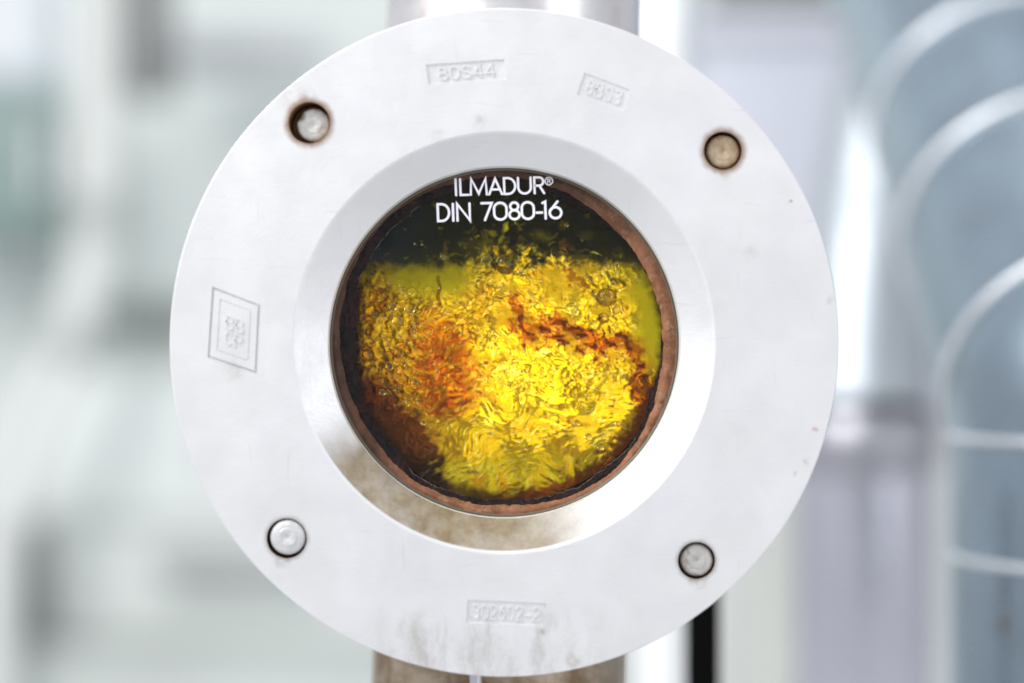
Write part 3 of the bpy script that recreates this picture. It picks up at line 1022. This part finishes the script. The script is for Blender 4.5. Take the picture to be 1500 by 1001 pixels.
# amber and brown against the left and right margins
lay(0.8 * smooth(566, 540, PX + 16 * swirl) * smooth(425, 470, PY) * (0.3 + 0.7 * nz), [0.52, 0.16, 0.003])
lay(0.85 * smooth(916, 940, PX + 10 * swirl) * smooth(545, 570, PY), [0.45, 0.12, 0.003])
edge_ll = PX - np.interp(PY, [540, 575, 602, 622, 650, 690, 712], [552, 570, 592, 618, 636, 640, 650])      # silted corner at lower left
lay(0.97 * smooth(24, -8, edge_ll + 16 * swirl + 6 * L2) * smooth(530, 575, PY), [0.016, 0.004, 0.006])
lay(0.4 * smooth(46, 4, edge_ll + 22 * swirl) * smooth(520, 560, PY) * smooth(690, 640, PY), [0.42, 0.09, 0.003])
lay(0.94 * smooth(540, 522, PX + 12 * swirl) * smooth(640, 560, PY), [0.02, 0.008, 0.008])
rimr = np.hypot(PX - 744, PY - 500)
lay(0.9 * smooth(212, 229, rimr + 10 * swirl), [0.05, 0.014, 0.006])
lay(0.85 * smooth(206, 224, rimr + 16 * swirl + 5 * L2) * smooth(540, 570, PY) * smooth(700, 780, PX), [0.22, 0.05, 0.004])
# thin dark flecks
fl = smooth(0.50, 0.62, fbm(wx / 9, wy / 6, 81, 3)) * turb
lay(0.6 * fl * smooth(690, 600, PY), [0.30, 0.13, 0.002])
# headspace without backlight above the level, painted dark with glints in its colour
lev = 393 + 12 * fbm(X / 22, Y_ / 22, 91, 4, 0.6) - (12 + 44 * fbm(X / 15, Y_ / 24, 92, 3)) * np.exp(-((PX - 755) / 80) ** 2)
dark = smooth(lev + 12, lev - 12, PY) * (0.955 + 0.045 * smooth(0, -40, PY - lev))
lay(0.55 * smooth(432, 398, PY + 10 * swirl) * (1 - 0.95 * np.exp(-((PX - 795) / 85) ** 4)), [0.30, 0.25, 0.002])  # olive lamp falloff below the level, put into the pigment
open_ = smooth(0.30, 0.62, fbm(wx / 24, wy / 15, 93, 4, 0.6) + 0.38 * np.exp(-((PX - 745) / 85) ** 2 - ((PY - 370) / 55) ** 2))
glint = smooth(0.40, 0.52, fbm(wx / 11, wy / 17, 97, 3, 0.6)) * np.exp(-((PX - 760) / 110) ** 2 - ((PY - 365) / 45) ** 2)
head_col = np.array([0.010, 0.011, 0.004]) + open_[..., None] * np.array([0.16, 0.13, 0.001]) + glint[..., None] * np.array([0.9, 0.75, 0.0])
blue = smooth(660, 560, PX + 20 * swirl) * (1 - open_)
head_col = head_col + blue[..., None] * np.array([0.0, 0.008, 0.022])
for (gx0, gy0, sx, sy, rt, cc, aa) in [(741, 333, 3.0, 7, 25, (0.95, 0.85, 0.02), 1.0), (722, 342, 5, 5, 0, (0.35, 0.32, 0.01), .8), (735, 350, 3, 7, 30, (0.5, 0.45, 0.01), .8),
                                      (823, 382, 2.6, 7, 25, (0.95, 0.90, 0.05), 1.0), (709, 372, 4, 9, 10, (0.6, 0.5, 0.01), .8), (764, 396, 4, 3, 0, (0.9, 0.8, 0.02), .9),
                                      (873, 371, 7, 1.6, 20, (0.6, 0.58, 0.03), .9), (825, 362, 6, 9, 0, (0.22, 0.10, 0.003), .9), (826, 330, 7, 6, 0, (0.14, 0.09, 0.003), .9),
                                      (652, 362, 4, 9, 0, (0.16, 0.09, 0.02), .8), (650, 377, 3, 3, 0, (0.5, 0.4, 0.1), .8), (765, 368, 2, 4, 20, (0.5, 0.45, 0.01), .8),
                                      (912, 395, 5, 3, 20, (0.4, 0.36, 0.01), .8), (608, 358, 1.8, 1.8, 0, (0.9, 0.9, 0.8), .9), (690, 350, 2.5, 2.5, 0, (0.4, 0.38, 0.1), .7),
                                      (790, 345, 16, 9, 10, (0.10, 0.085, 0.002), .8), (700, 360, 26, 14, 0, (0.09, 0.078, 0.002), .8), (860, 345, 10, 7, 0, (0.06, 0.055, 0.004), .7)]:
    a_ = math.radians(rt)
    dx = PX - gx0 + 3 * fbm(X / 7, Y_ / 7, 111, 2); dy = PY - gy0 + 3 * fbm(X / 7, Y_ / 7, 113, 2)
    u = dx * math.cos(a_) + dy * math.sin(a_); v = -dx * math.sin(a_) + dy * math.cos(a_)
    g_ = aa * np.exp(-((u / sx) ** 2 + (v / sy) ** 2) ** 1.5)
    head_col = head_col * (1 - g_[..., None]) + np.array(cc) * g_[..., None]  # drips and painted glints in the headspace colour
head_m = dark[..., None] * 0.985
col = col * (1 - head_m) + head_col * head_m
h_px *= (1 - 0.55 * dark)
h_px -= 3 * dark

f = R(1, LY)
lcx, lcz = (PXc - 750) * f, (500.5 - PYc) * f
vx3 = lcx + X * f
vz3 = lcz - Y_ * f
vy3 = LY - np.clip(h_px, -14, 14) * f * 0.85
inside = np.hypot(X, Y_) < 234.5
idx = -np.ones((NG, NG), int)
# keep only cells whose four corners lie inside
cell = inside[:-1, :-1] & inside[1:, :-1] & inside[:-1, 1:] & inside[1:, 1:]
used = np.zeros((NG, NG), bool)
used[:-1, :-1] |= cell; used[1:, :-1] |= cell; used[:-1, 1:] |= cell; used[1:, 1:] |= cell
idx[used] = np.arange(used.sum())
verts = np.stack([vx3[used], vy3[used], vz3[used]], 1)
J, I = np.nonzero(cell)
faces = np.stack([idx[J, I], idx[J + 1, I], idx[J + 1, I + 1], idx[J, I + 1]], 1)
liq_root = tag(empty('liquid', (lcx, LY, lcz - R(233, LY))), 'bubbling yellow and amber liquid seen through the round window', 'liquid')
me = bpy.data.meshes.new('liquid_surface')
me.from_pydata(verts.tolist(), [], faces.tolist())
ca = me.color_attributes.new('pigment', 'FLOAT_COLOR', 'POINT')
c4 = np.ones((len(verts), 4), np.float32); c4[:, :3] = np.clip(col[used], 0, 1); c4[:, 3] = turb[used]
ca.data.foreach_set('color', c4.ravel())
link('liquid_surface', me, M_LIQ, liq_root, 180)

# added cluster of disc lamps backlighting the liquid, for refraction detail
LAMP_Y = 0.072
for row, py in enumerate(range(402, 720, 58)):
    for cxp in range(560 + (row % 2) * 36, 960, 72):
        d = math.hypot((cxp - 795) / 225.0, (py - 522) / (190.0 if py > 522 else 215.0))
        if math.hypot(cxp - 745, py - 500) > 212: continue
        w = 0.15 + 1.75 * math.exp(-(d * 1.6) ** 2)
        c = P(cxp + random.uniform(-12, 12), py + random.uniform(-10, 10), LAMP_Y)
        area_lamp('backlight_cluster', c, (c.x, 0, c.z), R(60, LAMP_Y), 0.00120 * w, (1.0, 0.97, 0.88), 'DISK')

# bubbles
BUB = [(888, 436, 17), (872, 430, 8), (884, 466, 9), (902, 455, 8), (712, 380, 10), (740, 388, 17), (763, 398, 5), (582, 470, 9), (566, 503, 6), (562, 492, 4),
       (571, 478, 4), (583, 517, 8), (570, 537, 7), (600, 452, 9), (548, 460, 10), (604, 484, 4), (620, 478, 4), (596, 500, 4), (632, 515, 5), (540, 520, 11),
       (934, 412, 5), (898, 415, 4), (608, 560, 6), (560, 575, 5), (596, 590, 6), (575, 450, 6), (590, 430, 5), (845, 620, 5), (862, 640, 6), (880, 655, 6), (700, 410, 5),
       (655, 378, 3), (648, 376, 3.5), (905, 620, 4), (620, 620, 4), (770, 402, 4), (830, 330, 3), (618, 358, 2)]
for _ in range(170):
    t = random.random()
    if t < 0.5: bx, by = random.gauss(585, 34), random.gauss(490, 55)
    elif t < 0.75: bx, by = random.gauss(780, 90), random.gauss(425, 30)
    else: bx, by = random.gauss(790, 90), random.gauss(600, 60)
    if math.hypot(bx - 744, by - 500) < 205 and by > 385:
        BUB.append((bx, by, 1.4 + 3.2 * random.random() ** 2))
bs = None
for (bx, by, br) in BUB:
    if bs is None:
        b = bmesh.new(); bmesh.ops.create_uvsphere(b, u_segments=20, v_segments=12, radius=1.0)
        o = bm_obj('bubble', b, M_BUB, None, 180); bs = o.data
    else:
        o = bpy.data.objects.new('bubble', bs); C.objects.link(o)
    y = LY - R(10)
    o.parent = liq_root
    rr = R(br * 0.85, y)
    o.location = P(bx, by, y) - liq_root.location
    o.scale = (rr * random.uniform(.9, 1.15), rr * 0.8, rr * random.uniform(.85, 1.1))
    o.rotation_euler = (0, random.uniform(0, 3), 0)

# ------------------------------------------------------------------ BACKGROUND, RIGHT OF THE SIGHT GLASS
def bead(name, c, axis, r, tube, mat, parent, seg=64, ts=12):
    axis = Vector(axis).normalized()
    u = axis.orthogonal().normalized(); w = axis.cross(u)
    vs, fs = [], []
    for i in range(seg):
        a = 2 * math.pi * i / seg
        d = u * math.cos(a) + w * math.sin(a)
        for j in range(ts):
            b = 2 * math.pi * j / ts
            vs.append(Vector(c) + d * (r + tube * math.cos(b)) + axis * tube * math.sin(b))
            fs.append((i * ts + j, ((i + 1) % seg) * ts + j, ((i + 1) % seg) * ts + (j + 1) % ts, i * ts + (j + 1) % ts))
    return mesh_obj(name, vs, fs, mat, parent, 180)


def vpipe(name, px0, px1, py0, py1, Y, mat, label, cat, seg=40, flanges=()):
    cxp = (px0 + px1) / 2
    r = R((px1 - px0) / 2, Y)
    a, b = P(cxp, py1, Y), P(cxp, py0, Y)
    root = tag(empty(name, a), label, cat)
    bm_obj('tube', sweep([a, b], [r, r], seg), mat, root)
    for fp in flanges:
        c = P(cxp, fp, Y)
        bm_obj('collar', sweep([c, c + Vector((0, 0, R(14, Y)))], [r * 1.12] * 2, seg), mat, root)
    return root


# segmented duct: upright, then mitred away from the camera
YD = 0.17
duct_c = P(1650, 1160, YD)
duct = tag(empty('segmented_duct', duct_c), 'blue-grey steel duct with raised weld rings, bending back at the right edge', 'duct')
rd = R(252, YD)
th_end = math.radians(53)
rho = 0.022
zt = P(0, 650, YD).z
path = [Vector((duct_c.x, YD, duct_c.z)), Vector((duct_c.x, YD, zt))]
for i in range(1, 7):
    t = th_end * i / 6
    path.append(Vector((duct_c.x, YD + rho * (1 - math.cos(t)), zt + rho * math.sin(t))))
end = path[-1]
dr = Vector((0, math.sin(th_end), math.cos(th_end)))
path.append(end + dr * 0.45)
bm_obj('shell', sweep(path, [rd] * len(path), 96, False), M_DUCT, duct, 60)
for py in (640, 815):
    bead('weld_ring', P(1650, py, YD), (0, 0, 1), rd, R(8), M_BEAD, duct)
for L in (0.007, 0.100, 0.176):
    bead('weld_ring', end + dr * L, dr, rd, R(13), M_BEAD, duct)
for (sx, sy, sr) in ((1471, 915, 8), (1446, 958, 9), (1450, 975, 8), (1440, 930, 5)):
    N_ = None
    # rust blisters on the duct's near side
    dx = P(sx, sy, YD - 0.03).x - duct_c.x
    yy = YD - math.sqrt(max(rd * rd - dx * dx, 1e-9))
    c = P(sx, sy, yy)
    b = bmesh.new(); bmesh.ops.create_uvsphere(b, u_segments=12, v_segments=8, radius=1, matrix=Matrix.Translation(c) @ Matrix.Diagonal((R(sr), R(3), R(sr * 1.5), 1)))
    bm_obj('rust_spot', b, mat_plain('rust', rgb(112, 92, 74), 0.8) if 'rust' not in bpy.data.materials else bpy.data.materials['rust'], duct, 180)

# tall bright pipe behind it
YB = 0.48
base = P(1268, 1180, YB)
tp = tag(empty('tall_pipe', base), 'blurred bright steel pipe with a collar, rising behind the segmented duct', 'pipe')
M_TALL = mat_steel('lavender_steel', (0.62, 0.62, 0.70, 1), 0.24, 0.9, None, 0, 6)
bm_obj('tube', sweep([base, P(1268, 690, YB)], [R(102, YB)] * 2, 64, False), M_TALL, tp)
bm_obj('collar', sweep([P(1268, 692, YB), P(1268, 684, YB), P(1268, 612, YB), P(1268, 604, YB)], [R(103, YB), R(108, YB), R(108, YB), R(103, YB)], 64), mat_steel('grey_collar', (0.42, 0.42, 0.46, 1), 0.35, 0.8, None, 0, 6), tp)
M_TALL2 = mat_steel('bright_steel', (0.46, 0.50, 0.54, 1), 0.45, 0.6, None, 0, 6)
up = [(1268, 606, 98), (1268, 560, 98), (1272, 480, 98), (1280, 380, 97), (1294, 260, 96), (1316, 140, 95), (1346, 20, 94), (1384, -100, 94)]
bm_obj('bend', sweep([P(x, y, YB + (606 - y) * 0.00008) for x, y, r in up], [R(r, YB) for x, y, r in up], 64, False), M_TALL2, tp)

YS = 0.56
sp = [(1336, 1180), (1336, 640), (1334, 612), (1326, 588), (1308, 562), (1284, 540), (1250, 508), (1190, 440)]
root = tag(empty('slim_pipe', P(1336, 1180, YS)), 'blurred bright slim pipe left of the segmented duct, turning left behind the flange', 'pipe')
M_SLIM = mat_paint('slim_white', (0.80, 0.82, 0.88), 0.35, 0.02, 5)
bm_obj('tube', sweep([P(x, y, YS) for x, y in sp], [R(27, YS)] * len(sp), 40, False), M_SLIM, root, 60)
bm_obj('coupling', sweep([P(1336, 700, YS), P(1336, 676, YS)], [R(29, YS)] * 2, 40), M_SLIM, root)

# sheet metal housing and the beam above it
Yh = 0.80
lo, hi = P(1020, 640, Yh), P(1420, 22, Yh)
hs = tag(empty('metal_housing', (lo.x, Yh, lo.z)), 'blurred lavender-grey metal housing at upper right, behind the bright pipe', 'housing')
bm_obj('panel', box_bm((lo.x, Yh, lo.z), (hi.x, Yh + 0.25, hi.z), 0.006), mat_paint('lavender_paint', (0.49, 0.51, 0.58), 0.5, 0.06, 4), hs)
bm_obj('rim', box_bm((lo.x - 0.004, Yh - 0.008, hi.z - 0.016), (hi.x, Yh + 0.004, hi.z + 0.002), 0.002), mat_paint('lavender_rim', (0.50, 0.51, 0.58), 0.5, 0.06, 4), hs)
lo, hi = P(1040, 20, 0.86), P(1700, -200, 0.86)
bmq = box_bm((lo.x, 0.86, lo.z), (hi.x, 0.90, lo.z + 0.02))
box_bm((lo.x, 0.875, lo.z + 0.02), (hi.x, 0.885, hi.z - 0.02), 0, bmq)
box_bm((lo.x, 0.86, hi.z - 0.02), (hi.x, 0.90, hi.z), 0, bmq)
tag(bm_obj('roof_beam', bmq, mat_paint('olive_paint', (0.16, 0.18, 0.16), 0.6, 0.1, 5)), 'blurred dark olive steel beam along the upper right edge', 'beam')

vpipe('white_pipe', 930, 1012, -260, 1300, 0.50, mat_paint('white_gloss', (0.88, 0.90, 0.89), 0.4, 0.03, 5), 'blurred white upright pipe just right of the steel pipe top', 'pipe', flanges=(-120,))
vpipe('cream_pipe', 1112, 1168, 500, 1300, 0.60, mat_paint('cream_paint', (0.78, 0.80, 0.74), 0.45, 0.04, 5), 'blurred pale cream pipe at lower right, beside the lavender steel pipe', 'pipe', flanges=(1080,))
vpipe('grey_conduit', 1062, 1104, 560, 1300, 0.72, mat_paint('conduit_grey', (0.56, 0.57, 0.54), 0.5, 0.04, 5), 'blurred grey conduit at lower right, between black post and cream pipe', 'conduit', flanges=(1080,))

# black post under the flange
Yk = 0.15
a, b = P(1006, 1200, Yk), P(1056, 760, Yk)
kp = tag(empty('black_post', (a.x, Yk, a.z)), 'black upright post below the flange at lower right', 'post')
M_BLACK = mat_plain('black_paint', (0.002, 0.002, 0.002, 1), 0.8, Specular_IOR_Level=0.1)
bm_obj('bar', box_bm((a.x, Yk, a.z), (b.x, Yk + 0.010, b.z), 0.0012), M_BLACK, kp)
bm_obj('end_cap', box_bm((a.x - 0.001, Yk - 0.001, b.z), (b.x + 0.001, Yk + 0.011, b.z + 0.004), 0.0008), M_BLACK, kp)

# ------------------------------------------------------------------ BACKGROUND, LEFT OF THE SIGHT GLASS
def cab(name, x0, x1, y0, y1, Y, depth, mat, label, cat, parts=True, handle=None):
    lo, hi = P(x0, y1, Y), P(x1, y0, Y)
    root = tag(empty(name, (lo.x, Y, lo.z)), label, cat)
    bm_obj('body', box_bm((lo.x, Y, lo.z), (hi.x, Y + depth, hi.z), 0.006), mat, root)
    if parts:
        g = 0.012
        bm_obj('door', box_bm((lo.x + g, Y - 0.008, lo.z + g), (hi.x - g, Y - 0.0005, hi.z - g), 0.003), mat, root)
    if handle:
        c = P(handle[0], handle[1], Y)
        bm_obj('handle', sweep([c + Vector((0, -0.02, -0.03)), c + Vector((0, -0.02, 0.03))], [0.005] * 2, 16), M_BEAD, root)
    return root


YL = 1.2
def emis(name, col, st):
    N = Nodes(name)
    e = N.n('ShaderNodeEmission', ins={'Color': col, 'Strength': st})
    return N.surf(e.outputs[0])


lo, hi = P(-120, 122, 1.45), P(84, -160, 1.45)
wn = tag(empty('window', (lo.x, 1.45, lo.z)), 'blurred bluish daylit window in the top left corner', 'window')
bm_obj('pane', box_bm((lo.x + 0.012, 1.462, lo.z + 0.012), (hi.x - 0.012, 1.468, hi.z - 0.012)), emis('daylit_pane', (0.90, 0.95, 1.0, 1), 0.95), wn)
bmq = bmesh.new()
for (x0, x1, z0, z1) in ((lo.x, hi.x, lo.z, lo.z + 0.014), (lo.x, hi.x, hi.z - 0.014, hi.z), (lo.x, lo.x + 0.014, lo.z + 0.0142, hi.z - 0.0142), (hi.x - 0.014, hi.x, lo.z + 0.0142, hi.z - 0.0142)):
    box_bm((x0, 1.45, z0), (x1, 1.475, z1), 0, bmq)
bm_obj('window_frame', bmq, mat_paint('blue_grey_frame', (0.55, 0.62, 0.68), 0.5, 0.05, 5), wn)

cab('green_cabinet', -160, 90, 132, 352, 1.30, 0.15, mat_paint('green_paint', (0.24, 0.33, 0.31), 0.5, 0.08, 6), 'blurred grey-green cabinet at the left edge, under the window', 'cabinet', True, (70, 240))
pts = [(134, -160), (136, 60), (140, 240), (142, 330), (128, 420), (98, 510), (52, 600), (18, 690), (-4, 800), (-12, 1150)]
root = tag(empty('bent_pipe', P(-12, 1150, 1.12)), 'blurred pale grey pipe at left that bends towards the lower left corner', 'pipe')
M_BENT = mat_paint('bent_pipe_paint', (0.74, 0.76, 0.74), 0.5, 0.08, 5)
bm_obj('tube', sweep([P(x, y, 1.12) for x, y in pts], [R(38, 1.12)] * 4 + [R(32, 1.12)] * 6, 40, False), M_BENT, root)
M_CPL = mat_paint('coupling_grey', (0.46, 0.49, 0.47), 0.5, 0.08, 5)
for (a, b) in (((141, 290), (142, 345)), ((110, 478), (92, 522))):
    bm_obj('coupling', sweep([P(a[0], a[1], 1.12), P(b[0], b[1], 1.12)], [R(40, 1.12)] * 2, 40), M_CPL, root)
cab('junction_box', 184, 236, -70, 140, 1.10, 0.06, mat_paint('box_grey', (0.17, 0.17, 0.17), 0.5, 0.1, 6), 'blurred dark grey junction box near the top left, beside the pale pipe', 'junction box', True)
# beam of I section across the left
lo, hi = P(60, 512, 1.25), P(700, 432, 1.25)
bmq = box_bm((lo.x, 1.25, lo.z), (hi.x, 1.31, lo.z + 0.015))
box_bm((lo.x, 1.275, lo.z + 0.015), (hi.x, 1.285, hi.z - 0.015), 0, bmq)
box_bm((lo.x, 1.25, hi.z - 0.015), (hi.x, 1.31, hi.z), 0, bmq)
tag(bm_obj('cross_beam', bmq, mat_paint('beam_grey', (0.40, 0.45, 0.43), 0.5, 0.1, 5)), 'blurred grey-green horizontal beam left of the flange, above the white cabinet', 'beam')
cab('white_cabinet', 34, 420, 530, 772, 1.28, 0.2, mat_paint('cabinet_white', (0.86, 0.90, 0.88), 0.5, 0.03, 5), 'blurred white cabinet left of the flange, under the grey-green beam', 'cabinet', True, (300, 650))
cab('dark_crate', -200, 46, 770, 970, 1.22, 0.15, mat_paint('crate_brown', (0.26, 0.28, 0.27), 0.6, 0.12, 6), 'blurred dark grey-brown crate in the lower left corner', 'crate', True)
cab('pale_fill_panel', 50, 760, 776, 954, 1.265, 0.2, mat_paint('fill_panel_paint', (0.76, 0.80, 0.78), 0.5, 0.05, 5), 'blurred pale grey panel added at lower left over the shaded wall, below the white cabinet', 'cabinet', True)  # added pale panel that lightens the shaded area under the white cabinet
cab('grey_shelf', 214, 480, 800, 840, 1.20, 0.1, mat_paint('shelf_grey', (0.55, 0.58, 0.56), 0.5, 0.1, 6), 'blurred grey shelf edge at lower left, under the white cabinet', 'shelf', False)
cab('low_bench', -300, 900, 958, 1120, 1.18, 0.3, mat_paint('bench_grey', (0.58, 0.62, 0.60), 0.6, 0.08, 5), 'blurred grey-green bench along the bottom left edge', 'bench', True)
cab('cable_tray', 236, 470, 50, 92, 1.35, 0.08, mat_paint('tray_grey', (0.62, 0.64, 0.66), 0.5, 0.08, 5), 'blurred light grey cable tray at upper left, beside the junction box', 'cable tray', True)
